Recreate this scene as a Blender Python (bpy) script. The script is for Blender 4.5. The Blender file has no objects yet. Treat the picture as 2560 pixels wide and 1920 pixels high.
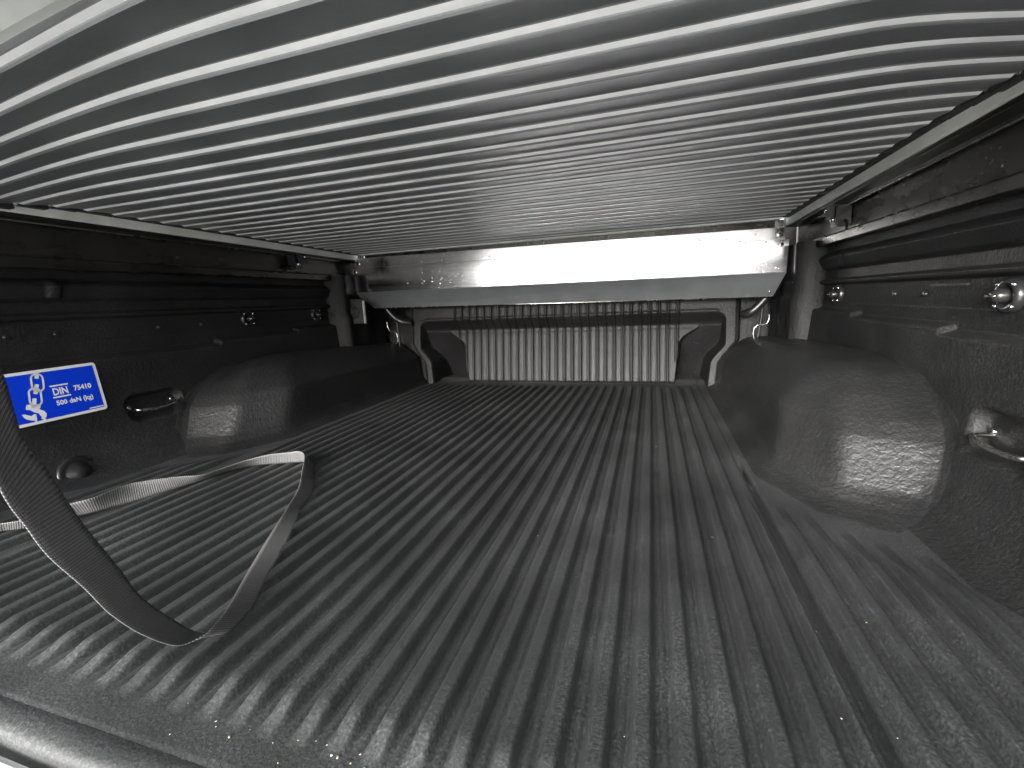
import bpy, bmesh, math, random
import numpy as np
from mathutils import Vector, Matrix

S = bpy.context.scene
COL = S.collection
random.seed(7)
RNG = np.random.default_rng(11)

# ------------------------------------------------------------------ camera
cam_d = bpy.data.cameras.new('camera')
cam = bpy.data.objects.new('camera', cam_d)
COL.objects.link(cam)
yaw, pitch, roll = .3046, .18373, .04611
cy, sy = math.cos(yaw), math.sin(yaw)
fw = Vector((-sy*math.cos(pitch), cy*math.cos(pitch), -math.sin(pitch)))
rt = Vector((cy, sy, 0)); dn = fw.cross(rt)
r2 = math.cos(roll)*rt + math.sin(roll)*dn
d2 = -math.sin(roll)*rt + math.cos(roll)*dn
m = Matrix((r2, -d2, -fw)).transposed().to_4x4()
m.translation = Vector((.35, 0, .32))
cam.matrix_world = m
cam_d.sensor_width = 36
cam_d.lens = 36/2/1.14414
cam_d.clip_start = .01
cam_d.clip_end = 200
S.camera = cam

# ------------------------------------------------------------------ daylight
SUN_EL, SUN_AZ = math.radians(14), math.radians(190)   # behind the camera, bright overcast
w = bpy.data.worlds.new('World'); S.world = w; w.use_nodes = True
nt = w.node_tree; nt.nodes.clear()
sky = nt.nodes.new('ShaderNodeTexSky'); sky.sky_type = 'NISHITA'; sky.sun_disc = False
sky.sun_elevation = SUN_EL; sky.sun_rotation = SUN_AZ
sky.air_density = 1.0; sky.dust_density = 6.0; sky.ozone_density = 1.0
hs = nt.nodes.new('ShaderNodeHueSaturation'); hs.inputs['Saturation'].default_value = .12
bg = nt.nodes.new('ShaderNodeBackground'); bg.inputs['Strength'].default_value = .15
wo = nt.nodes.new('ShaderNodeOutputWorld')
nt.links.new(sky.outputs[0], hs.inputs['Color']); nt.links.new(hs.outputs[0], bg.inputs['Color']); nt.links.new(bg.outputs[0], wo.inputs['Surface'])
sun_d = bpy.data.lights.new('sun', 'SUN'); sun = bpy.data.objects.new('sun', sun_d); COL.objects.link(sun)
sun_d.energy = 1.0; sun_d.angle = math.radians(26); sun_d.color = (1, .98, .95)
sdir = Vector((math.sin(SUN_AZ)*math.cos(SUN_EL), math.cos(SUN_AZ)*math.cos(SUN_EL), math.sin(SUN_EL)))
sun.rotation_euler = sdir.to_track_quat('Z', 'Y').to_euler()
S.view_settings.view_transform = 'Standard'; S.view_settings.look = 'None'
S.view_settings.gamma = 1; S.view_settings.use_curve_mapping = False
S.view_settings.exposure = 2.55
S.cycles.max_bounces = 10; S.cycles.diffuse_bounces = 5; S.cycles.glossy_bounces = 6
S.cycles.sample_clamp_indirect = 8

# ------------------------------------------------------------------ materials
def mat(name, base, rough=.5, metal=0, spec=.5):
    m = bpy.data.materials.new(name); m.use_nodes = True
    b = m.node_tree.nodes['Principled BSDF']
    b.inputs['Base Color'].default_value = (*base, 1); b.inputs['Roughness'].default_value = rough
    b.inputs['Metallic'].default_value = metal; b.inputs['Specular IOR Level'].default_value = spec
    return m, m.node_tree, b
def node(t, kind, **kw):
    n = t.nodes.new(kind)
    for k, v in kw.items():
        if k in n.inputs: n.inputs[k].default_value = v
        else: setattr(n, k, v)
    return n
def coords(t, scale=(1, 1, 1)):
    c = node(t, 'ShaderNodeTexCoord'); mp = node(t, 'ShaderNodeMapping'); mp.inputs['Scale'].default_value = scale
    t.links.new(c.outputs['Object'], mp.inputs['Vector']); return mp.outputs[0]
def ramp(t, fac, stops):
    r = node(t, 'ShaderNodeValToRGB'); e = r.color_ramp.elements
    e[0].position, e[0].color = stops[0][0], (*stops[0][1], 1); e[1].position, e[1].color = stops[1][0], (*stops[1][1], 1)
    for p, c in stops[2:]:
        x = e.new(p); x.color = (*c, 1)
    t.links.new(fac, r.inputs[0]); return r.outputs[0]

def liner_mat(name, base, rough, peel=.0011, dusty=.5, grain=170, spec=.5):
    """moulded black polyethylene: orange-peel grain, faint dust, small scuffs"""
    m, t, b = mat(name, base, rough, 0, spec)
    v = coords(t)
    n1 = node(t, 'ShaderNodeTexNoise', Scale=grain, Detail=2.5, Roughness=.55); t.links.new(v, n1.inputs['Vector'])
    n2 = node(t, 'ShaderNodeTexNoise', Scale=grain*2.6, Detail=2.0, Roughness=.6); t.links.new(v, n2.inputs['Vector'])
    ad = node(t, 'ShaderNodeMath', operation='MULTIPLY_ADD'); ad.inputs[1].default_value = .45
    t.links.new(n2.outputs[0], ad.inputs[0]); t.links.new(n1.outputs[0], ad.inputs[2])
    bp = node(t, 'ShaderNodeBump', Strength=1.0, Distance=peel); t.links.new(ad.outputs[0], bp.inputs['Height'])
    t.links.new(bp.outputs[0], b.inputs['Normal'])
    n3 = node(t, 'ShaderNodeTexNoise', Scale=6.0, Detail=6, Roughness=.65); t.links.new(v, n3.inputs['Vector'])
    n4 = node(t, 'ShaderNodeTexNoise', Scale=420.0, Detail=1); t.links.new(v, n4.inputs['Vector'])
    mx = node(t, 'ShaderNodeMath', operation='MULTIPLY'); t.links.new(n3.outputs[0], mx.inputs[0]); t.links.new(n4.outputs[0], mx.inputs[1])
    c0 = tuple(x*(1-.35*dusty) for x in base); c1 = tuple(x*(1+1.4*dusty)+.004*dusty for x in base)
    t.links.new(ramp(t, mx.outputs[0], [(.14, c0), (.30, tuple((a+b)/2 for a, b in zip(c0, c1))), (.46, tuple(x*1.5 for x in c1))]), b.inputs['Base Color'])
    rr = node(t, 'ShaderNodeMapRange'); rr.inputs['From Min'].default_value = .3; rr.inputs['From Max'].default_value = .7
    rr.inputs['To Min'].default_value = rough-.06; rr.inputs['To Max'].default_value = rough+.1
    t.links.new(n3.outputs[0], rr.inputs['Value']); t.links.new(rr.outputs[0], b.inputs['Roughness'])
    return m
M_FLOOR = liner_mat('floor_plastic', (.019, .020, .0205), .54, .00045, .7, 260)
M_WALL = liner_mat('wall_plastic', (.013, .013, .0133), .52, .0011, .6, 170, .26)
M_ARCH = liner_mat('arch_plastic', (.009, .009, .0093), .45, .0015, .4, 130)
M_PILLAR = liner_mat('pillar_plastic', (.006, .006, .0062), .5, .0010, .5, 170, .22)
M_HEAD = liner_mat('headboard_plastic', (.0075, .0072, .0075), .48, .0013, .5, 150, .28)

def metal_mat(name, base, rough, stretch, amp=.08, bump=0.0, metal=1.0):
    m, t, b = mat(name, base, rough, metal)
    v = coords(t, stretch)
    n = node(t, 'ShaderNodeTexNoise', Scale=1.0, Detail=5, Roughness=.6); t.links.new(v, n.inputs['Vector'])
    v2 = coords(t)
    n2 = node(t, 'ShaderNodeTexNoise', Scale=9.0, Detail=6, Roughness=.6); t.links.new(v2, n2.inputs['Vector'])
    ad = node(t, 'ShaderNodeMath', operation='ADD'); t.links.new(n.outputs[0], ad.inputs[0]); t.links.new(n2.outputs[0], ad.inputs[1])
    rr = node(t, 'ShaderNodeMapRange'); rr.inputs['From Min'].default_value = .7; rr.inputs['From Max'].default_value = 1.3
    rr.inputs['To Min'].default_value = max(.04, rough-amp); rr.inputs['To Max'].default_value = rough+amp
    t.links.new(ad.outputs[0], rr.inputs['Value']); t.links.new(rr.outputs[0], b.inputs['Roughness'])
    lo = tuple(x*.78 for x in base); hi = tuple(min(1, x*1.10) for x in base)
    t.links.new(ramp(t, n2.outputs[0], [(.3, lo), (.7, hi)]), b.inputs['Base Color'])
    if bump:
        bp = node(t, 'ShaderNodeBump', Strength=1, Distance=bump); t.links.new(n.outputs[0], bp.inputs['Height']); t.links.new(bp.outputs[0], b.inputs['Normal'])
    return m
M_SLAT = metal_mat('slat_aluminium', (.28, .285, .29), .40, (3, 900, 900), .08, .00002, .65)
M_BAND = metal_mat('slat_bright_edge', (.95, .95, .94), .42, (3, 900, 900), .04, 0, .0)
M_STRIP = metal_mat('rail_aluminium', (.80, .81, .77), .50, (400, 2, 400), .08, 0, .1)
M_RAIL_SHADE = metal_mat('rail_aluminium_shaded', (.12, .12, .115), .38, (400, 2, 400), .1)  # rail metal with the dim reflection of its underside put into the colour
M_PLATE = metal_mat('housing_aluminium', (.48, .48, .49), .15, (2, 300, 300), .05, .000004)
M_PLATE_SHADE = metal_mat('housing_aluminium_shaded', (.27, .28, .29), .42, (2, 300, 300), .05, 0, .6)  # housing aluminium, colour darkened for the floor reflected in the down-facing plate
M_PAINT = metal_mat('dark_box_steel', (.10, .098, .092), .30, (30, 4, 30), .12)
M_STEEL = metal_mat('zinc_steel', (.66, .64, .60), .25, (40, 40, 40), .1)
M_CHROME = metal_mat('polished_steel', (.8, .8, .82), .12, (40, 40, 40), .04)
M_GATE = metal_mat('tailgate_paint', (.62, .63, .63), .35, (10, 10, 10), .05, 0, .2)
M_RUB = mat('black_rubber', (.012, .012, .012), .6)[0]
M_BLACKS = mat('satin_black_plastic', (.018, .018, .019), .28)[0]
M_WHITE = mat('sticker_white', (.86, .87, .88), .35)[0]
M_BLUE = mat('sticker_blue', (.0, .045, .74), .35)[0]
mw, tw, bw = mat('water', (1, 1, 1), .03); bw.inputs['Transmission Weight'].default_value = 1; bw.inputs['IOR'].default_value = 1.33
M_WATER = mw
M_CRUMB = mat('dry_crumbs', (.34, .30, .24), .8)[0]
M_LEAF = mat('dead_leaf', (.30, .17, .05), .8)[0]
M_CONC = mat('outdoor_concrete', (.50, .50, .49), .9)[0]

m_, t, b = mat('strap_webbing', (.12, .12, .12), .7, 0, .25)
uv = node(t, 'ShaderNodeUVMap'); mp = node(t, 'ShaderNodeMapping'); mp.inputs['Scale'].default_value = (1, 1, 1)
t.links.new(uv.outputs[0], mp.inputs['Vector'])
wv = node(t, 'ShaderNodeTexWave', Scale=100.0, Distortion=1.2, Detail=1.0); wv.bands_direction = 'X'; t.links.new(mp.outputs[0], wv.inputs['Vector'])
wv2 = node(t, 'ShaderNodeTexWave', Scale=170.0, Distortion=.8, Detail=1.0); wv2.bands_direction = 'Y'; t.links.new(mp.outputs[0], wv2.inputs['Vector'])
mu = node(t, 'ShaderNodeMath', operation='MULTIPLY_ADD'); mu.inputs[1].default_value = .6
t.links.new(wv2.outputs['Fac'], mu.inputs[0]); t.links.new(wv.outputs['Fac'], mu.inputs[2])
bp = node(t, 'ShaderNodeBump', Strength=1.0, Distance=.0005); t.links.new(mu.outputs[0], bp.inputs['Height']); t.links.new(bp.outputs[0], b.inputs['Normal'])
t.links.new(ramp(t, mu.outputs[0], [(.1, (.055, .055, .057)), (1.0, (.15, .15, .15))]), b.inputs['Base Color'])
M_STRAP = m_

# ------------------------------------------------------------------ helpers
def tag(o, label=None, cat=None, group=None, kind=None):
    if label: o['label'] = label
    if cat: o['category'] = cat
    if group: o['group'] = group
    if kind: o['kind'] = kind
    return o
def empty(name, loc, label, cat, group=None):
    o = bpy.data.objects.new(name, None); COL.objects.link(o); o.location = loc; o.empty_display_size = .05
    return tag(o, label, cat, group)
def link(name, me, parent=None):
    """mesh data is in world coordinates; keep it there under its parent"""
    o = bpy.data.objects.new(name, me); COL.objects.link(o)
    if parent is not None:
        o.parent = parent
        p = Vector((0, 0, 0)); q = parent
        while q is not None: p += q.location; q = q.parent
        me.transform(Matrix.Translation(-p))
    return o
def mesh(name, vs, fs, material, parent=None, smooth=True):
    me = bpy.data.meshes.new(name); me.from_pydata([tuple(v) for v in vs], [], fs); me.update()
    me.materials.append(material)
    if smooth: me.polygons.foreach_set('use_smooth', [True]*len(me.polygons))
    return link(name, me, parent)
def grid(name, V, material, parent=None, flip=False):
    """V: array (nu,nv,3)"""
    nu, nv = V.shape[:2]
    i, j = np.meshgrid(np.arange(nu-1), np.arange(nv-1), indexing='ij')
    a = (i*nv+j).ravel(); f = np.stack([a, a+nv, a+nv+1, a+1], 1)
    if flip: f = f[:, ::-1]
    me = bpy.data.meshes.new(name)
    me.vertices.add(nu*nv); me.vertices.foreach_set('co', V.reshape(-1).astype(np.float32))
    me.loops.add(f.size); me.loops.foreach_set('vertex_index', f.ravel().astype(np.int32))
    me.polygons.add(len(f)); me.polygons.foreach_set('loop_start', np.arange(0, f.size, 4, dtype=np.int32))
    me.polygons.foreach_set('loop_total', np.full(len(f), 4, dtype=np.int32))
    me.update(calc_edges=True); me.validate(); me.materials.append(material)
    me.polygons.foreach_set('use_smooth', [True]*len(me.polygons))
    return link(name, me, parent)
def from_bm(name, bm, material, parent=None, smooth=False):
    me = bpy.data.meshes.new(name); bm.to_mesh(me); bm.free(); me.materials.append(material)
    if smooth: me.polygons.foreach_set('use_smooth', [True]*len(me.polygons))
    return link(name, me, parent)
def box(name, lo, hi, material, parent=None, bev=.0015, rot=None):
    bm = bmesh.new(); bmesh.ops.create_cube(bm, size=1)
    lo, hi = Vector(lo), Vector(hi); c = (lo+hi)/2; s = hi-lo
    bmesh.ops.scale(bm, vec=s, verts=bm.verts)
    if bev: bmesh.ops.bevel(bm, geom=bm.edges[:], offset=min(bev, min(s)*.4), segments=2, affect='EDGES')
    if rot is not None: bmesh.ops.rotate(bm, cent=(0, 0, 0), matrix=rot, verts=bm.verts)
    bmesh.ops.translate(bm, vec=c, verts=bm.verts)
    return from_bm(name, bm, material, parent)
def prism(name, prof, y0, y1, material, parent=None, slope=0, seg=1):
    """closed (x,z) profile extruded along y; z shifts with slope*y"""
    n = len(prof); vs = []; fs = []
    for k in range(seg+1):
        y = y0+(y1-y0)*k/seg
        vs += [(x, y, z+slope*y) for x, z in prof]
    for k in range(seg):
        for i in range(n):
            j = (i+1) % n; fs.append((k*n+i, k*n+j, (k+1)*n+j, (k+1)*n+i))
    fs.append(tuple(range(n))[::-1]); fs.append(tuple(range(seg*n, seg*n+n)))
    bm = bmesh.new(); v = [bm.verts.new(p) for p in vs]
    for f in fs: bm.faces.new([v[i] for i in f])
    bmesh.ops.recalc_face_normals(bm, faces=bm.faces)
    return from_bm(name, bm, material, parent)
def tube(name, pts, rad, material, parent=None, n=10, ripple=None):
    pts = [Vector(p) for p in pts]; vs = []; fs = []
    up = Vector((.13, .21, 1)).normalized()
    for i, p in enumerate(pts):
        t = (pts[min(i+1, len(pts)-1)]-pts[max(i-1, 0)]).normalized()
        a = t.cross(up)
        if a.length < .05: a = t.cross(Vector((1, 0, 0)))
        a.normalize(); b2 = t.cross(a)
        r = rad if ripple is None else rad*(1+ripple*(1 if i % 2 else -1))
        for k in range(n):
            an = 2*math.pi*k/n; vs.append(p+r*(math.cos(an)*a+math.sin(an)*b2))
    for i in range(len(pts)-1):
        for k in range(n):
            l = (k+1) % n; fs.append((i*n+k, i*n+l, (i+1)*n+l, (i+1)*n+k))
    fs.append(tuple(range(n))[::-1]); fs.append(tuple(range(len(vs)-n, len(vs))))
    return mesh(name, vs, fs, material, parent)
def smoothpts(P, k=8):
    P = [Vector(p) for p in P]; out = []
    for i in range(len(P)-1):
        p0, p1, p2, p3 = P[max(i-1, 0)], P[i], P[i+1], P[min(i+2, len(P)-1)]
        for s in range(k):
            t = s/k
            out.append(.5*((2*p1)+(-p0+p2)*t+(2*p0-5*p1+4*p2-p3)*t*t+(-p0+3*p1-3*p2+p3)*t**3))
    return out+[P[-1]]
def disc(name, c, axis, r, h, material, parent=None, n=24, bev=.3):
    """bevelled cylinder, base at c, pointing along axis"""
    ax = Vector(axis).normalized(); q = ax.to_track_quat('Z', 'Y').to_matrix()
    prof = [(r, 0), (r, h*(1-bev)), (r-h*bev*.8, h), (0.0001, h)]
    return lathe(name, c, q, prof, material, parent, n)
def lathe(name, c, q, prof, material, parent=None, n=24, smooth=True):
    vs = []; fs = []
    for r, z in prof:
        for k in range(n):
            a = 2*math.pi*k/n; vs.append(Vector(c)+q @ Vector((r*math.cos(a), r*math.sin(a), z)))
    for i in range(len(prof)-1):
        for k in range(n):
            l = (k+1) % n; fs.append((i*n+k, i*n+l, (i+1)*n+l, (i+1)*n+k))
    fs.append(tuple(range(len(vs)-n, len(vs))))
    return mesh(name, vs, fs, material, parent, smooth)
def ss(a, b, x):
    t = np.clip((x-a)/(b-a), 0, 1); return t*t*(3-2*t)

# ------------------------------------------------------------------ surroundings under and behind the truck
ground = mesh('ground', [(-60, -60, -.78), (60, -60, -.78), (60, 60, -.78), (-60, 60, -.78)], [(0, 1, 2, 3)], M_CONC)
tag(ground, kind='structure')

# ------------------------------------------------------------------ truck bed
bed = empty('truck_bed', (0, .1, 0), 'black ribbed plastic-lined cargo bed of a pickup truck, wheel arches bulging at both sides', 'truck bed')
Q = .0309; X0 = .3469

# floor --------------------------------------------------------
xs = X0 + Q*np.arange(-34.2, 12.2, 1/20)
xs = np.r_[np.linspace(-.76, xs[0], 6)[:-1], xs, np.linspace(xs[-1], .76, 8)[1:]]
ys = np.r_[np.linspace(.186, .26, 42), np.linspace(.265, 1.5, 150), np.linspace(1.505, 1.70, 60), [1.75, 1.88]]
X, Y = np.meshgrid(xs, ys, indexing='ij')
fr = (X-X0)/Q; dx = np.abs(fr-np.round(fr))*Q
jx = X0+np.round(fr)*Q
ribz = .0096*ss(.0098, .0048, dx)-.0018*ss(.0132, .0116, dx)*ss(.0092, .0106, dx)
# near ends taper
ystart = .212+.012*np.sin(jx*7)*0
m1 = ss(ystart, ystart+.040, Y)
far = np.where(np.abs(jx) < .50, 1.615, np.where(jx > 0, .72-.10*(jx-.53)/.11, .80-.10*(-jx-.53)/.11))
m2 = ss(far, far-np.where(np.abs(jx) < .50, .04, .11), Y)
edge = (np.abs(jx) < .665)
ribz = ribz*m1*m2*edge
gr = -.014*ss(.0075, .0045, np.abs(np.abs(X)-.5125)) * ss(.22, .26, Y)*ss(.95, .85, Y)
keep = 1-ss(.017, .012, np.abs(np.abs(X)-.5125))
Z = ribz*keep+gr+.002*ss(.49, .50, np.abs(X))*ss(.51, .505, np.abs(X))*ss(.22, .26, Y)
Z += np.interp(np.abs(X), [.640, .655, .672, .690, .712, .731, .76], [0, .0015, .0058, .0115, .027, .052, .09])   # roll up to the side walls
Z += .010*np.clip((Y-1.650)/.05, 0, 1)**2
Z -= .0008*ss(.191, .186, Y)
Z += .0006*np.sin(X*23+Y*3)*np.sin(Y*11)*ss(.19, .26, Y)
grid('bed_floor', np.stack([X, Y, Z], 2), M_FLOOR, bed)

# sill at the tailgate end ---------------------------------------
prof = [(.200, -.0022), (.1868, -.0007), (.183, .0002), (.178, .0003), (.172, -.0003), (.1685, -.0018), (.1655, -.005), (.1650, -.010), (.165, -.03)]
xs2 = np.linspace(-.74, .74, 240)
V = np.array([[(x, p[0]+(.0012*math.sin(x*21) if k > 2 else 0), p[1]) for k, p in enumerate(prof)] for x in xs2])
grid('sill', V, M_FLOOR, bed, flip=True)
g = box('tailgate', (-.73, -.42, -.075), (.73, .160, -.012), M_GATE, bed, .006)

# side walls -----------------------------------------------------
def wall(side):
    zs = np.r_[np.linspace(.006, .25, 100), np.linspace(.2515, .43, 120)]
    ys = np.linspace(-.04, 1.71, 420)
    Zz, Yy = np.meshgrid(zs, ys, indexing='ij')
    prof_z = [.006, .012, .03, .06, .10, .13, .235, .246, .250, .258, .262, .322, .327, .333, .338, .358, .366, .388, .394, .404, .43]
    prof_x = [.672, .690, .712, .731, .748, .757, .765, .764, .767, .784, .788, .788, .778, .777, .788, .790, .781, .772, .776, .790, .790]
    xx = np.interp(Zz, prof_z, prof_x)
    # two-level ledge under the channel
    zl = np.where(Yy > 1.16, .262, np.where(Yy > .84, .252, .243))
    if side < 0: zl = np.where(Yy > 1.22, .262, np.where(Yy > .93, .252, .240))
    low = np.interp(Zz, [.13, .235, .27], [.757, .765, .768])
    xx = np.where((Zz > .20) & (Zz < .28), low+(.787-low)*ss(zl-.004, zl+.006, Zz), xx)
    # tie-down pocket
    yc, zc = (.665, .128) if side > 0 else (.732, .120)
    hw, hh, rr = .061, .030, .022
    qx = np.abs(Yy-yc)-hw+rr; qz = np.abs(Zz-zc)-hh+rr
    d = np.hypot(np.maximum(qx, 0), np.maximum(qz, 0))+np.minimum(np.maximum(qx, qz), 0)-rr
    xx += .020*ss(.003, -.008, d)
    # shallow panel above the arch and wavy moulding
    xx += .0012*np.sin(Yy*9)*np.sin(Zz*25)
    # vertical lug
    yl = .60 if side < 0 else 1.27
    xx -= .006*ss(.012, .007, np.abs(Yy-yl))*ss(.022, .016, np.abs(Zz-.385))
    xx -= .012*ss(1.37, 1.40, Yy)*ss(1.60, 1.57, Yy)*ss(.10, .14, Zz) * 0
    return np.stack([side*xx, Yy, Zz], 2)
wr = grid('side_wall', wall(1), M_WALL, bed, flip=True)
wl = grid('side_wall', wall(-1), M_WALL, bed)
# steel box section above each liner wall
for s in (-1, 1):
    pr = [(.774, .508), (.774, .4455), (.7655, .4435), (.7640, .4400), (.7640, .4240), (.7660, .4215), (.800, .4215), (.800, .508)]
    prism('box_rail', [(s*x, z) for x, z in pr], -.04, 1.60, M_PAINT, bed)
    prism('outer_panel', [(s*.801, .52), (s*.801, -.02), (s*.812, -.02), (s*.812, .52)], -.04, 1.75, M_PAINT, bed)
    prism('rail_cap', [(s*.735, .553), (s*.735, .545), (s*.812, .545), (s*.812, .553)], -.04, 1.75, M_BLACKS, bed)

# wheel arches ---------------------------------------------------
def arch(s, dy):
    L = [(-.012, [(.80, 0.515), (.752, 0.572), (.70, .620), (.580, .672), (.515, .815), (.520, 1.66)]),
         (.0015, [(.80, 0.535), (.752, 0.592), (.70, .640), (.590, .690), (.528, .825), (.532, 1.66)]),
         (.006, [(.80, 0.555), (.752, 0.612), (.70, .662), (.602, .706), (.543, .836), (.546, 1.66)]),
         (.014, [(.80, 0.575), (.752, 0.632), (.70, .682), (.611, .722), (.556, .846), (.558, 1.66)]),
         (.030, [(.80, 0.597), (.752, 0.654), (.704, .702), (.619, .738), (.565, .856), (.566, 1.66)]),
         (.060, [(.80, 0.619), (.752, 0.676), (.709, .724), (.625, .758), (.570, .870), (.570, 1.66)]),
         (.095, [(.80, 0.643), (.752, 0.700), (.714, .748), (.632, .780), (.573, .886), (.573, 1.66)]),
         (.120, [(.80, 0.670), (.752, 0.727), (.720, .774), (.641, .804), (.577, .898), (.576, 1.66)]),
         (.150, [(.80, 0.715), (.752, 0.772), (.731, .818), (.655, .838), (.610, .930), (.610, 1.66)]),
         (.176, [(.80, 0.771), (.752, 0.828), (.746, .874), (.676, .880), (.640, .966), (.640, 1.66)]),
         (.187, [(.80, 0.840), (.752, 0.897), (.760, .940), (.694, .920), (.662, 1.00), (.660, 1.66)]),
         (.193, [(.80, 0.925), (.752, 0.982), (.772, 1.02), (.752, 1.04), (.742, 1.09), (.740, 1.66)])]
    wz = [0, .006, .012, .03, .06, .10, .13, .235]; wx_ = [.69, .690, .700, .716, .731, .748, .757, .765]
    L2 = []
    for z, pg in L:
        wx = float(np.interp(z, wz, wx_)); y0_ = pg[2][1]; f_ = 1 if z > .05 else 1.0
        a0 = [(wx+.004, y0_-.046), (wx-.0002, y0_-.034), (wx-.0018, y0_-.022), (wx-.006, y0_-.010)]
        b0 = [p for p in pg[2:] if p[0] < wx-.010]
        if z > .17: b0 = pg[2:]
        L2.append((z, a0+([(wx-.02, y0_+.002)] if len(b0) == len(pg[2:])-1 else [])+b0))
    L = L2
    rows = []
    for z, pg in L:
        P = [Vector((p[0], p[1]+dy*(1 if p[1] < 1.5 else 0), z)) for p in pg]
        r = []
        for i in range(len(P)-1):
            n = 8 if i < len(P)-2 else 40
            for k in range(n): r.append(P[i].lerp(P[i+1], k/n))
        r.append(P[-1])
        # round the corners a little
        for _ in range(1):
            r = [r[0]]+[(r[i-1]+2*r[i]+r[i+1])/4 for i in range(1, len(r)-1)]+[r[-1]]
        rows.append(r)
    # interpolate between levels
    V = []
    for i in range(len(rows)-1):
        for k in range(6):
            V.append([rows[i][j].lerp(rows[i+1][j], k/6) for j in range(len(rows[0]))])
    V.append(rows[-1])
    A = np.array([[tuple(p) for p in r] for r in V])
    for _ in range(1):
        A[1:-1] = (A[:-2]+2*A[1:-1]+A[2:])/4
    # the crown falls away towards the cab
    A[:, :, 2] -= np.where(A[:, :, 2] > .0, .022*np.clip((A[:, :, 1]-1.15)/.5, 0, 1)*A[:, :, 2]/.19, 0)
    A[:, :, 0] *= s
    return A
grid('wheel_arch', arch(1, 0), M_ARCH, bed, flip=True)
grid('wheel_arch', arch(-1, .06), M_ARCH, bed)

# headboard ------------------------------------------------------
hx = X0+Q*np.arange(-38, 16, 1/16); hx = hx[(hx > -.80) & (hx < .80)]
hz = np.linspace(.0, .54, 220)
HX, HZ = np.meshgrid(hx, hz, indexing='ij')
xc = .020
ow = np.interp(HZ, [0, .085, .10, .155, .165, .6], [.549, .556, .568, .607, .609, .609])
iw = np.interp(HZ, [0, .085, .10, .142, .15, .6], [.516, .524, .532, .567, .569, .569])
di = iw-np.abs(HX-xc); dt = .264-HZ
rc = .040
din = np.where((di < rc) & (dt < rc), rc-np.hypot(rc-di, rc-dt), np.minimum(di, dt))
rec = ss(-.002, .009, din)
pw = np.interp(HZ, [0, .03, .15, .165, .185, .198, .6], [.404, .408, .418, .428, .455, .474, .48])
dp = np.minimum(pw-np.abs(HX-.038), (.212-HZ)*.6)
pan = ss(-.004, .012, dp)
Yh = 1.634+.10*(HZ-.1)
deep = 1.690+.60*(.205-HZ)*(HZ < .205)
deep = deep-.045*ss(.205, .262, HZ)          # overhanging roof of the recess
Yh = Yh*(1-rec)+deep*rec
ppan = 1.688-.13*(.21-HZ)
inr = pan*rec
Yh = Yh*(1-inr)+ppan*inr
Yh += .050*ss(.003, -.012, ow-np.abs(HX-xc))     # falls back outside the frame
ch = ss(.012, .0, ow-np.abs(HX-xc))*ss(-.002, .004, ow-np.abs(HX-xc)); Yh += .006*ch
fx = (HX-X0)/Q; hd = np.abs(fx-np.round(fx))*Q; hj = X0+np.round(fx)*Q
rm = ss(.0044, .0022, hd)*((hj > -.40) & (hj < .445))
zend = np.where((hj > .425) | (hj < -.382), .085, .008)
rm = rm*ss(zend-.003, zend+.003, HZ)
Yh -= .0075*rm
Yh += .0030*ss(.0085, .0060, hd)*(1-rm)*((hj > -.40) & (hj < .445))*ss(zend-.006, zend, HZ)
Yh += .010*ss(.012, .0, HZ)*inr*(1-rm)
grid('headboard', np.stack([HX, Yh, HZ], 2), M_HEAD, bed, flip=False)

# corner pillars
for s in (-1, 1):
    yy = np.linspace(1.395, 1.655, 30); zz = np.linspace(.12, .44, 40)
    YY, ZZ = np.meshgrid(yy, zz, indexing='ij')
    XX = .790-.062*ss(1.40, 1.425, YY)*(1+.12*(ZZ < .30)) - .004*np.sin((YY-1.40)*60)
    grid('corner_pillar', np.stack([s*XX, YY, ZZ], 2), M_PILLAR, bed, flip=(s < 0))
    if s > 0: box('pillar_cap', (.724, 1.44, .330), (.79, 1.60, .340), M_WALL, bed, .003)

# round rubber plug low on the left wall
q = Vector((1, .12, .25)).to_track_quat('Z', 'Y').to_matrix()
pl = lathe('drain_plug', (-.722, .540, .024), q, [(.0001, .001), (.034, .001), (.036, .006), (.033, .011), (.027, .009), (.022, .012), (.013, .020), (.005, .023), (.0002, .0235)], M_BLACKS, bed, 32)

# ------------------------------------------------------------------ tie-down hooks
def hook(s, yc, zc, label):
    t = empty('tie_down_hook', (s*.775, yc, zc), label, 'tie-down hook', 'tie-down hooks in the side wall pockets')
    xw = .776; xb = .752; hl = .046
    P = [(s*xw, yc-hl, zc), (s*xb, yc-hl*.93, zc-.002), (s*(xb-.004), yc-hl*.70, zc-.004), (s*(xb-.005), yc, zc-.006), (s*(xb-.004), yc+hl*.70, zc-.003), (s*xb, yc+hl*.93, zc), (s*xw, yc+hl, zc)]
    tube('bar', smoothpts(P, 6), .0034, M_STEEL, t)
    for k in (-1, 1):
        f = disc('mounting_flange', (s*.781, yc+k*hl, zc), (-s, 0, 0), .0115, .006, M_BLACKS, t)
        disc('bolt', (s*.7751, yc+k*hl*1.04, zc+.004), (-s, 0, 0), .005, .004, M_CHROME, f, 12)
hook(1, .664, .122, 'steel tie-down hook in the right wall pocket beside the wheel arch')
hook(-1, .732, .118, 'steel tie-down hook in the left wall pocket beside the blue sticker')

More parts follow.
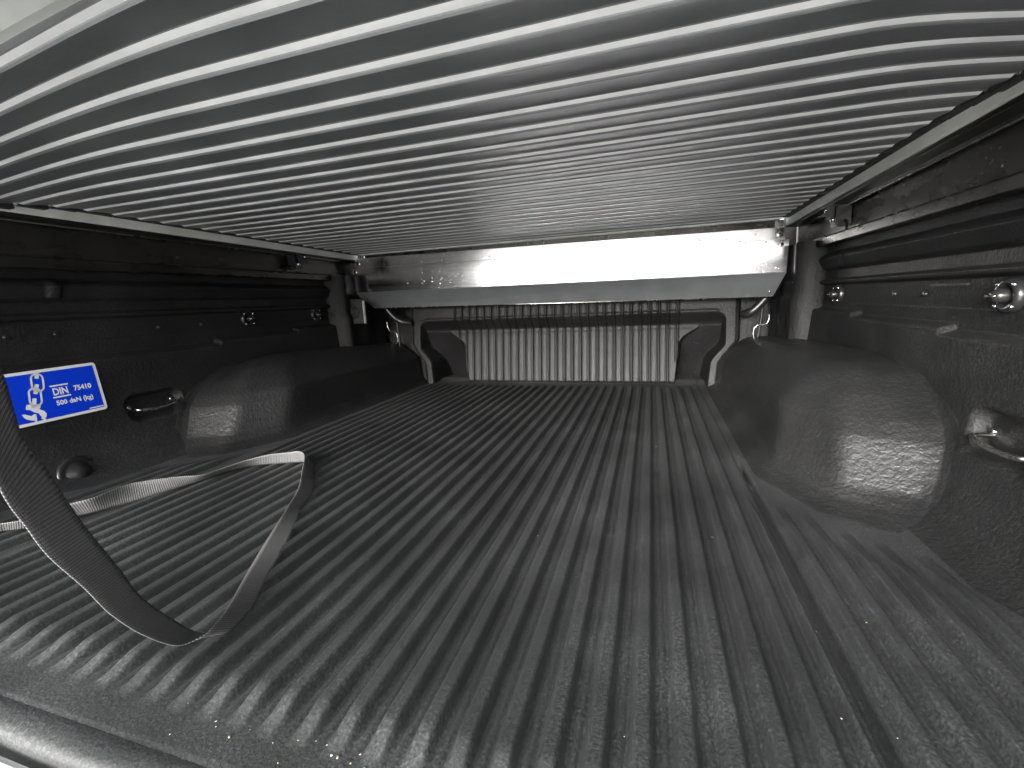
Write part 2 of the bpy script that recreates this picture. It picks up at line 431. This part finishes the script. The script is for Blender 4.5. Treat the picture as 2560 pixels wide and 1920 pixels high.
# ------------------------------------------------------------------ round fixings in the wall channels
def cleat(s, yc, zc, label, r=.023):
    t = empty('wall_fixing', (s*.786, yc, zc), label, 'wall fixing', 'round clamp fixings in the side wall channels')
    q = Vector((-s, 0, 0)).to_track_quat('Z', 'Y').to_matrix()
    lathe('collar', (s*.787, yc, zc), q, [(r, 0), (r, .006), (r-.003, .010), (r-.007, .010), (r-.009, .005), (.006, .005), (.0002, .005)], M_BLACKS, t, 30)
    c = lathe('knob', (s*.782, yc, zc), q, [(.009, 0), (.009, .012), (.006, .017), (.0002, .018)], M_BLACKS, t, 16)
    tube('chrome_bar', [(s*.764, yc-.009, zc), (s*.762, yc, zc), (s*.764, yc+.009, zc)], .0016, M_STEEL, t, 8)
    for a, b2 in ((-1, 1), (1, 1), (-1, -1), (1, -1)):
        disc('bolt', (s*.779, yc+a*r*.62, zc+b2*r*.62), (-s, 0, 0), .0026, .003, M_CHROME, t, 10)
cleat(-1, 1.045, .303, 'round black fixing with chrome bar on the left wall, the one nearer the tailgate')
cleat(-1, 1.330, .303, 'round black fixing with chrome bar on the left wall, the one nearer the cab')
cleat(1, 1.290, .300, 'small round black fixing on the right wall near the corner pillar')
cleat(1, .735, .298, 'larger round black fixing with bright bolts on the right wall', .022)
# small screws of the channel
def screw(s, y, z, r, label, grp):
    t = empty('wall_screw', (s*.787, y, z), label, 'screw', grp)
    disc('screw_head', (s*.7885, y, z), (-s, 0, 0), r, .004, M_BLACKS, t, 14)
    box('cross_slot', (min(s*.7842, s*.7832), y-r*.6, z-.0006), (max(s*.7842, s*.7832), y+r*.6, z+.0006), M_STEEL, t, 0)
for y, lab in ((.518, 'dark screw head on the left wall, nearest the tailgate above the blue sticker'), (.592, 'dark screw head on the left wall, second from the tailgate above the blue sticker'), (.79, 'dark screw head on the left wall, third from the tailgate, above the tie-down hook'), (.90, 'dark screw head on the left wall, last before the round fixings')):
    screw(-1, y, .296, .0045, lab, 'screws in the left wall channel')
for y, lab in ((1.03, 'dark screw head on the right wall channel, the one nearer the cab'), (.93, 'dark screw head on the right wall channel, the one nearer the camera')):
    screw(1, y, .300, .0045, lab, 'screws in the right wall channel')
box('channel_rod', (.772, .80, .3125), (.777, .89, .3155), M_RAIL_SHADE, bed, .001)

# ------------------------------------------------------------------ blue lashing-load sticker on the left wall
def sticker():
    t = empty('lashing_sticker', (-.7605, .556, .182), 'blue sticker with chain, hook and DIN 75410 text on the left wall', 'sticker')
    def at(y, z, d): return Vector((-.7600+.0072*(z-.182)/.05*-1*.6+d, y, z))
    def T(u, v, d):          # u along y 0..1, v up 0..1 (rotated a touch)
        y = -.078+.156*u; z = -.050+.100*v; a = math.radians(1.0)
        yy = .556+y*math.cos(a)-z*math.sin(a); zz = .182+y*math.sin(a)+z*math.cos(a)
        return at(yy, zz, d)
    def rrect(u0, v0, u1, v1, rad, d0, d1, name, material, asp=1.56, parent=t):
        pts = []
        for cx_, cy_, a0 in ((u1, v0, -90), (u1, v1, 0), (u0, v1, 90), (u0, v0, 180)):
            for k in range(7):
                a = math.radians(a0+15*k); sx = -1 if cx_ == u1 else 1; sz = -1 if cy_ == v1 else 1
                pts.append((cx_+sx*rad/asp+rad/asp*math.cos(a), cy_+sz*rad+rad*math.sin(a)))
        n = len(pts); vs = [T(u, v, d0) for u, v in pts]+[T(u, v, d1) for u, v in pts]
        fs = [tuple(range(n, 2*n))]+[(i, (i+1) % n, n+(i+1) % n, n+i) for i in range(n)]
        return mesh(name, vs, fs, material, parent, False)
    rrect(0, 0, 1, 1, .06, -.0003, .0006, 'border', M_WHITE)
    rrect(.035, .055, .965, .945, .008, .0006, .0009, 'blue_field', M_BLUE)
    d = .0012
    def poly(parts, name):
        vs = []; fs = []
        for p in parts:
            b0 = len(vs); vs += [T(u, v, d) for u, v in p]; fs.append(tuple(range(b0, len(vs))))
        return mesh(name, vs, fs, M_WHITE, t, False)
    def stroke(P, wd, closed=False):
        out = []; n = len(P); asp = 1.56
        for i in range(n if closed else n-1):
            a, b2 = P[i], P[(i+1) % n]
            dx, dy = (b2[0]-a[0])*asp, b2[1]-a[1]; l = math.hypot(dx, dy) or 1; nx, ny = -dy/l*wd/2/asp, dx/l*wd/2
            ex, ey = dx/l*wd*.3/asp, dy/l*wd*.3
            out.append([(a[0]-ex+nx, a[1]-ey+ny), (a[0]-ex-nx, a[1]-ey-ny), (b2[0]+ex-nx, b2[1]+ey-ny), (b2[0]+ex+nx, b2[1]+ey+ny)])
        return out
    def capsule(c, hw, hh, ang, n=8):
        P = []; asp = 1.56; r = hw
        for sgn in (1, -1):
            for k in range(n+1):
                a = math.pi*k/n
                P.append((sgn*r*math.cos(a), sgn*((hh-r)+r*math.sin(a))))
        ca, sa = math.cos(ang), math.sin(ang)
        return [(c[0]+(x*ca-y*sa)/asp, c[1]+x*sa+y*ca) for x, y in P]
    A = -.14
    parts = []
    parts += stroke(capsule((.365, .765), .085, .165, A), .030, True)
    parts += stroke(capsule((.305, .510), .085, .165, A), .030, True)
    # side-on links
    def bar(a, b2, wd): return stroke([a, b2], wd)
    parts += bar((.385, .93), (.373, .86), .062)
    parts += bar((.352, .72), (.318, .58), .062)
    parts += bar((.290, .47), (.262, .33), .062)
    poly(parts, 'chain_picture')
    hk = [[(.185, .325), (.205, .395), (.335, .365), (.315, .285), (.30, .28), (.19, .30)],
          [(.21, .30), (.30, .28), (.345, .22), (.36, .16), (.345, .10), (.315, .065), (.285, .20), (.255, .225)],
          [(.135, .235), (.165, .225), (.215, .175), (.245, .20), (.262, .19), (.255, .075), (.215, .085), (.165, .13), (.145, .17)]]
    hk += stroke([(.245, .10), (.24, .055)], .035)+stroke([(.305, .10), (.33, .055)], .035)
    poly(hk, 'hook_picture')
    poly(stroke([(.47, .655), (.645, .655)], .028), 'rule_line'); poly(stroke([(.47, .43), (.645, .43)], .028), 'rule_line'); poly(stroke([(.80, .085), (.955, .085)], .022), 'small_print')
    fnt = bpy.data.curves.new('tmp', 'FONT')
    def text(s, u, v, h, name, wx=1.0, off=.0):
        cu = bpy.data.curves.new(name, 'FONT'); cu.body = s; cu.size = 1; cu.offset = off; cu.resolution_u = 3
        o = bpy.data.objects.new(name, cu); COL.objects.link(o)
        me = bpy.data.meshes.new_from_object(o.evaluated_get(bpy.context.evaluated_depsgraph_get()))
        bpy.data.objects.remove(o)
        vs = [T(u+p.co.x*h*wx/1.56, v+p.co.y*h, d) for p in me.vertices]; fs = [tuple(p.vertices) for p in me.polygons]
        mesh(name, vs, fs, M_WHITE, t, False)
    bpy.data.curves.remove(fnt)
    bpy.context.view_layer.update()
    text('DIN', .476, .475, .19, 'standard_letters', .74, .03)
    text('75410', .695, .500, .135, 'standard_number', .88, .035)
    text('500 daN (kg)', .480, .275, .125, 'load_text', .93, .03)
    return t
sticker()

# ------------------------------------------------------------------ roller cover
SL = -.016; ZC = .54
def sag(x, y):
    dl = np.maximum(.07-2.08*(y-.294)-x, 0)
    k = 230*math.exp(-max(y-.246, 0)/.16)+75
    a = .034*np.tanh(k*dl*dl/34)
    yy = max(y, .46)
    dr = np.maximum(x-(.50+.42*(yy-.486)), 0)
    b2 = .024*np.tanh(1050*math.exp(-(yy-.486)/.17)*dr*dr/24)
    return a+b2
cover = empty('roller_cover', (0, .85, .55), 'silver slatted aluminium roller cover drawn overhead across the truck bed', 'bed cover')
PITCH = .04809; Y0 = .2457
# underside profile of one slat: step (bright), hinge grooves, hollow back
sp = [(0, .0008), (.0008, .0012), (.0014, .0008), (.0084, -.0008), (.0092, -.0017), (.0101, -.0009), (.0109, -.0016), (.0118, -.0009), (.0130, -.0019), (.0142, -.0015)]
for k in range(1, 13):
    tt = k/12; sp.append((.0142+.0332*tt, -.0015+.0026*(1-(1-tt)**1.8)))
sp.append((.04795, .0012)); sp.append((.04795, .008)); sp.append((0, .008))
NB = 3   # face strips 2..3 are the bright step
xl = np.linspace(-.700, .700, 57)
for i in range(26):
    yb = Y0+i*PITCH
    vs = []; n = len(sp)
    tw = random.uniform(-.00035, .00035); dz = random.uniform(-.00025, .00025)
    for x in xl:
        for (py, pz) in sp:
            y = yb+py
            vs.append((x, y, ZC+SL*y+pz+dz+tw*x-float(sag(x, y))))
    fs = []
    for a in range(len(xl)-1):
        for k in range(n):
            l = (k+1) % n; fs.append((a*n+k, a*n+l, (a+1)*n+l, (a+1)*n+k))
    fs.append(tuple(range(n))[::-1]); fs.append(tuple(range((len(xl)-1)*n, len(xl)*n)))
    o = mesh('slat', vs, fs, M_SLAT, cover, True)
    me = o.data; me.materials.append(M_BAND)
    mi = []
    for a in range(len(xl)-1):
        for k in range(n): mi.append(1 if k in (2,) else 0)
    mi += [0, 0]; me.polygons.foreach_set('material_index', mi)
    me.set_sharp_from_angle(angle=math.radians(22))
    for s in (-1, 1):
        zc = ZC+SL*(yb+.024)-float(sag(s*.70, yb))
        box('end_cap', (min(s*.7015, s*.725), yb+.002, zc-.001), (max(s*.7015, s*.725), yb+.046, zc+.008), M_RUB, o, .001)
# leading profile at the tailgate end
lp = [(.1300, .020), (.1300, -.004), (.134, -.0075), (.176, -.0085), (.1785, -.0065), (.180, -.0085), (.2320, -.0050), (.2430, -.0005), (.2440, .0055), (.2440, .020)]
vs = []; n = len(lp)
for x in xl*1.02:
    for (y, z) in lp: vs.append((x, y, ZC+SL*y+z-float(sag(x, .26))))
fs = []
for a in range(len(xl)-1):
    for k in range(n):
        l = (k+1) % n; fs.append((a*n+k, a*n+l, (a+1)*n+l, (a+1)*n+k))
fs.append(tuple(range(n))[::-1]); fs.append(tuple(range((len(xl)-1)*n, len(xl)*n)))
o = mesh('leading_bar', vs, fs, M_STRIP, cover, True); o.data.set_sharp_from_angle(angle=math.radians(15))
# last flat profile running into the housing
box('end_profile', (-.70, 1.4975, .5130), (.70, 1.53, .5190), M_STRIP, cover, .001)

# ------------------------------------------------------------------ side rails of the cover
def rail(s, label):
    t = empty('cover_rail', (s*.74, .8, .52), label, 'cover rail', 'side rails carrying the roller cover')
    z0 = .016*.65
    strip = [(.7160, .5275+z0), (.7160, .5105+z0), (.7175, .5095+z0), (.7205, .5095+z0), (.7205, .5275+z0)]
    prism('inner_strip', [(s*x, z) for x, z in strip], .03, 1.513, M_STRIP, t, SL, 2)
    base = [(.7206, .5275+z0), (.7206, .5110+z0), (.7350, .5112+z0), (.7352, .5095+z0), (.7600, .5090+z0), (.7605, .5045+z0), (.7640, .5045+z0), (.7642, .5130+z0), (.7720, .5130+z0), (.7720, .5360+z0), (.7206, .5360+z0)]
    prism('rail_body', [(s*x, z) for x, z in base], .03, 1.56, M_RAIL_SHADE, t, SL, 2)
    bead = [(.7600, .5035+z0), (.7612, .5022+z0), (.7630, .5022+z0), (.7640, .5035+z0)]
    prism('edge_bead', [(s*x, z) for x, z in bead], .03, 1.50, M_STEEL, t, SL, 2)
rail(-1, 'light aluminium rail along the left edge of the roller cover')
rail(1, 'light aluminium rail along the right edge of the roller cover')

# rail clamps
def clamp(s, y, label):
    t = empty('rail_clamp', (s*.755, y, .48), label, 'clamp', 'clamps fixing the cover rails to the bed')
    box('jaw', (min(s*.742, s*.772), y-.020, .452), (max(s*.742, s*.772), y+.016, .497), M_BLACKS, t, .003)
    box('plate', (min(s*.7355, s*.7405), y-.014, .470), (max(s*.7355, s*.7405), y+.030, .4985), M_BLACKS, t, .002)
    disc('screw', (s*.7415, y-.006, .467), (-s, -.5, -.2), .005, .006, M_CHROME, t, 12)
    disc('screw', (s*.735, y+.020, .492), (-s, -.8, -.2), .004, .006, M_CHROME, t, 12)
    tube('tail', smoothpts([(s*.760, y-.018, .462), (s*.756, y-.04, .457), (s*.752, y-.055, .440)], 5), .003, M_RUB, t, 8)
clamp(1, 1.235, 'black clamp with bright screws under the right rail near the cab')
clamp(-1, 1.235, 'black clamp with bright screw under the left rail near the cab')

# ------------------------------------------------------------------ canister housing at the cab end
hs_ = empty('cover_housing', (0, 1.56, .42), 'bright bent aluminium housing at the cab end of the roller cover, wet with droplets', 'cover housing')
def plate(name, pts, th, material, parent):
    """flat polygon facing -y, given thickness towards +y"""
    n = len(pts); vs = [Vector(p) for p in pts]; nrm = (vs[1]-vs[0]).cross(vs[2]-vs[0]).normalized()
    if nrm.y > 0: nrm = -nrm
    bm = bmesh.new(); a = [bm.verts.new(v) for v in vs]; b_ = [bm.verts.new(v-nrm*th) for v in vs]
    bm.faces.new(a); bm.faces.new(b_[::-1])
    for i in range(n): bm.faces.new((a[i], b_[i], b_[(i+1) % n], a[(i+1) % n]))
    bmesh.ops.recalc_face_normals(bm, faces=bm.faces)
    bmesh.ops.bevel(bm, geom=bm.edges[:], offset=.0006, segments=1, affect='EDGES')
    return from_bm(name, bm, material, parent)
up = plate('upper_plate', [(-.728, 1.5080, .462), (.716, 1.5080, .452), (.714, 1.5055, .4915), (-.726, 1.5055, .5035)], .004, M_PLATE, hs_)
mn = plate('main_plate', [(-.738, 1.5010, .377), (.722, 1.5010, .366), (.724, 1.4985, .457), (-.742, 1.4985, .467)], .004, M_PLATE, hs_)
lw = plate('lower_plate', [(-.692, 1.552, .316), (.703, 1.552, .297), (.7225, 1.5015, .3650), (-.7385, 1.5015, .3760)], .003, M_PLATE_SHADE, hs_)
ed = tube('bottom_flange', [(-.692, 1.553, .3150), (.703, 1.553, .2960)], .0022, M_STEEL, hs_, 8)
box('canister_body', (-.690, 1.515, .385), (.690, 1.63, .532), M_PAINT, hs_, .004)
box('lower_body', (-.68, 1.556, .325), (.68, 1.63, .3845), M_PAINT, hs_, .004)
for x, z in ((-.712, .4840), (.700, .4730)):
    c = disc('screw', (x, 1.5085, z), (0, -1, 0), .0085, .003, M_STEEL, hs_, 18); disc('screw_socket', (x, 1.5055, z), (0, -1, 0), .0036, .0006, M_RUB, c, 6)
for x, z in ((-.722, .4530), (.704, .4430)):
    c = disc('screw', (x, 1.4985, z), (0, -1, 0), .0065, .0025, M_STEEL, hs_, 18); disc('screw_socket', (x, 1.4960, z), (0, -1, 0), .0030, .0006, M_RUB, c, 6)
disc('rivet', (.690, 1.540, .312), (0, -1, -.5), .003, .003, M_CHROME, hs_, 10)

# water droplets
def drops(name, label, spots, material):
    bm = bmesh.new()
    for c, nrm, r in spots:
        q = Vector(nrm).to_track_quat('Z', 'Y').to_matrix().to_4x4()
        mt = Matrix.Translation(Vector(c)) @ q @ Matrix.Diagonal((r, r*random.uniform(.9, 1.3), r*.55, 1))
        bmesh.ops.create_icosphere(bm, subdivisions=2, radius=1, matrix=mt)
    o = from_bm(name, bm, material, None, True); tag(o, label, 'water', kind='stuff')
sp_ = []
for _ in range(620):
    x = random.uniform(-.72, .71); z0_ = .3705+(-x+.722)*.0075
    dens = .18+1.2*math.exp(-((x+.30)/.16)**2)+.9*math.exp(-((x-.56)/.14)**2)
    if random.random() > dens: continue
    if random.random() < .72: sp_.append(((x, 1.4988, random.uniform(z0_, z0_+.088)), (0, -1, 0), random.choice((.0010, .0013, .0018, .0024))))
    else:
        h = random.uniform(.01, .036); sp_.append(((x, 1.5068, .455+(-x+.716)*.0075+h), (0, -1, .1), random.choice((.0011, .0015, .0020, .0026))))
for _ in range(60):
    x = random.uniform(-.68, .69); f_ = random.random()
    sp_.append(((x, 1.500+.052*f_, .3705-.068*f_+(-x+.72)*.009), (0, -1, -.8), random.choice((.0008, .0012))))
drops('water_droplets', 'water droplets scattered over the bright housing plates', sp_, M_WATER)
sp_ = []
for _ in range(70):
    x = random.uniform(-.60, .1); y = random.uniform(.137, .174)
    sp_.append(((x, y, ZC+SL*y-.0080-float(sag(x, .26))), (0, 0, -1), random.choice((.0009, .0013, .0018))))
drops('water_droplets', 'water droplets hanging under the leading bar of the roller cover', sp_, M_WATER)
sp_ = []
for _ in range(60):
    y = random.uniform(.75, 1.2); sp_.append(((.7735, y, random.uniform(.449, .50)), (-1, 0, 0), random.choice((.0006, .0010))))
for _ in range(30):
    y = random.uniform(.9, 1.4); x = random.uniform(.722, .733); sp_.append(((x, y, .5110+.0104+SL*y), (0, 0, -1), random.choice((.0008, .0012))))
drops('water_droplets', 'water droplets on the steel box rail and underside of the right rail', sp_, M_WATER)

# housing bracket at left
bk = empty('housing_bracket', (-.715, 1.5, .30), 'black mounting bracket under the left end of the housing', 'bracket')
plate('bracket_plate', [(-.752, 1.452, .263), (-.667, 1.452, .261), (-.662, 1.452, .330), (-.676, 1.452, .352), (-.752, 1.452, .352)], .004, M_ARCH, bk)
lathe('bracket_boss', (-.712, 1.452, .305), Vector((0, -1, 0)).to_track_quat('Z', 'Y').to_matrix(), [(.022, 0), (.022, .004), (.019, .006), (.015, .006), (.013, .002), (.0002, .002)], M_WALL, bk, 24)
box('bracket_edge', (-.6660, 1.440, .262), (-.6635, 1.4515, .345), M_STRIP, bk, .0008)
disc('bolt', (-.742, 1.4518, .275), (0, -1, 0), .006, .005, M_STEEL, bk, 12)

# drain hoses
def hose(P, label):
    P = smoothpts(P, 14); o = tube('drain_hose', P, .0125, M_BLACKS, None, 14, .07); tag(o, label, 'hose', 'corrugated drain hoses below the housing')
hose([(-.690, 1.590, .372), (-.668, 1.596, .318), (-.636, 1.602, .276), (-.605, 1.608, .257), (-.578, 1.625, .250)], 'black corrugated drain hose at the left end of the housing')
hose([(.735, 1.590, .345), (.707, 1.596, .312), (.676, 1.602, .270), (.652, 1.608, .248), (.640, 1.630, .244)], 'black corrugated drain hose at the right end of the housing')

# seam strips and wire clips in the front corners
def wire(s, P, strip, label):
    t = empty('wire_clip', (P[0][0], 1.6, .2), label, 'wire clip', 'bent wire clips in the front corners of the bed')
    tube('wire', smoothpts(P, 6), .0019, M_STEEL, t, 8)
    tube('mounting_strip', smoothpts(strip, 5), .0042, M_ARCH, t, 8)
wire(-1, [(-.672, 1.6, .260), (-.670, 1.6, .238), (-.660, 1.6, .222), (-.640, 1.6, .218), (-.630, 1.6, .205), (-.629, 1.6, .182), (-.634, 1.6, .172), (-.652, 1.6, .168), (-.661, 1.6, .160), (-.661, 1.6, .140)],
     [(-.632, 1.61, .262), (-.630, 1.61, .220), (-.626, 1.61, .190), (-.628, 1.61, .158)], 'S-shaped wire clip in the left front corner of the bed')
wire(1, [(.706, 1.6, .242), (.706, 1.6, .224), (.698, 1.6, .212), (.676, 1.6, .208), (.666, 1.6, .198), (.664, 1.6, .176), (.672, 1.6, .164), (.692, 1.6, .162), (.703, 1.6, .152), (.703, 1.6, .132)],
     [(.688, 1.61, .272), (.686, 1.61, .230), (.682, 1.61, .190), (.676, 1.61, .155)], 'S-shaped wire clip in the right front corner of the bed')

# ------------------------------------------------------------------ pull strap
SP = [(-.050,.170,.535,-.085,.185,.535),(-.035,.168,.50,-.066,.188,.50),(-.008,.15,.43,-.037,.17,.43),(.025,.13,.36,-.004,.153,.365),
(.045,.12,.325,.016,.144,.33),(.053,.118,.285,.028,.142,.295),(.054,.120,.265,.027,.143,.28),(.053,.121,.246,.025,.145,.256),(.048,.125,.232,.021,.153,.238),(.039,.132,.216,.014,.162,.213),(.026,.143,.190,.005,.173,.187),(.008,.163,.153,-.014,.194,.146),(-.011,.183,.115,-.031,.214,.104),(-.029,.209,.074,-.048,.241,.062),(-.041,.238,.038,-.060,.267,.025),
(-.037,.257,.033,-.051,.285,.010),(-.039,.270,.033,-.049,.300,.009),(-.056,.300,.029,-.058,.330,.008),(-.087,.341,.022,-.085,.374,.008),(-.130,.409,.018,-.121,.443,.008),(-.160,.465,.020,-.155,.498,.008),(-.182,.510,.023,-.186,.544,.008),(-.214,.568,.026,-.212,.600,.008),(-.262,.632,.030,-.266,.666,.008),(-.306,.688,.036,-.300,.706,.008),
(-.322,.694,.042,-.322,.716,.010),(-.340,.694,.040,-.350,.714,.009),(-.351,.695,.038,-.370,.709,.008),(-.390,.677,.036,-.411,.693,.008),(-.421,.651,.031,-.446,.670,.008),(-.437,.613,.028,-.463,.634,.008),(-.446,.580,.028,-.468,.599,.008),(-.470,.552,.034,-.478,.562,.009),(-.505,.500,.040,-.502,.498,.009),(-.503,.445,.040,-.520,.457,.008),(-.520,.418,.038,-.536,.436,.008),(-.540,.379,.032,-.568,.390,.008),(-.569,.360,.030,-.598,.371,.008),(-.588,.331,.031,-.617,.341,.008)]
SP = [tuple([q[3+j]+(q[j]-q[3+j])*(1.22-.02*k if k < 12 else 1) for j in range(3)])+tuple(q[3:]) for k, q in enumerate(SP)]
A_ = smoothpts([p[:3] for p in SP], 8); B_ = smoothpts([p[3:] for p in SP], 8)
vs = []; fs = []; us = []; run = 0; NW = 6
for i, (a, b2) in enumerate(zip(A_, B_)):
    if i: run += ((a+b2)/2-(A_[i-1]+B_[i-1])/2).length
    for k in range(NW+1): vs.append(a.lerp(b2, k/NW)); us.append((run, .038*k/NW))
for i in range(len(A_)-1):
    for k in range(NW):
        q0 = i*(NW+1)+k; fs.append((q0, q0+1, q0+NW+2, q0+NW+1))
strap = mesh('pull_strap', vs, fs, M_STRAP, None)
uvl = strap.data.uv_layers.new(name='UVMap')
for lp_ in strap.data.loops: uvl.data[lp_.index].uv = us[lp_.vertex_index]
md = strap.modifiers.new('thick', 'SOLIDIFY'); md.thickness = .0008; md.offset = 0
tag(strap, 'dark grey woven pull strap hanging in from the left and looping over the ribbed floor', 'strap')

# ------------------------------------------------------------------ crumbs and leaf bits on the floor
bm = bmesh.new()
for _ in range(150):
    x = random.uniform(-.5, .66); y = random.uniform(.2, 1.55)
    if random.random() < .2: x, y = random.gauss(.14, .06), random.gauss(.213, .010)
    f_ = (x-X0)/Q; z = .0058 if abs(f_-round(f_))*Q < .006 and y > .25 else .0006
    r = random.choice((.0004, .0005, .0006, .0009))
    bmesh.ops.create_icosphere(bm, subdivisions=1, radius=1, matrix=Matrix.Translation((x, y, z+r*.4)) @ Matrix.Rotation(random.random()*3, 4, 'Z') @ Matrix.Diagonal((r*random.uniform(1, 1.8), r, r*.5, 1)))
o = from_bm('crumbs', bm, M_CRUMB); tag(o, 'pale crumbs and grit scattered on the ribbed floor', 'grit', kind='stuff')
def leaf(x, y, z, r, label):
    bm = bmesh.new(); P = [(0, 0, 0), (.4, .22, .08), (1, .1, .16), (1.3, -.1, .1), (.8, -.3, .02), (.3, -.22, .05)]
    f = bm.faces.new([bm.verts.new(Vector(p)*r+Vector((x, y, z))) for p in P]); bmesh.ops.solidify(bm, geom=[f], thickness=.0004)
    tag(from_bm('leaf_fragment', bm, M_LEAF), label, 'leaf fragment', 'dry leaf fragments on the floor')
leaf(.648, .700, .006, .008, 'tiny orange leaf fragment at the foot of the right wheel arch')
leaf(.428, .590, .003, .005, 'tiny tan leaf fragment on the floor between two ribs')
leaf(.518, .285, .003, .007, 'tan leaf fragment on the floor near the right bottom of the photo')
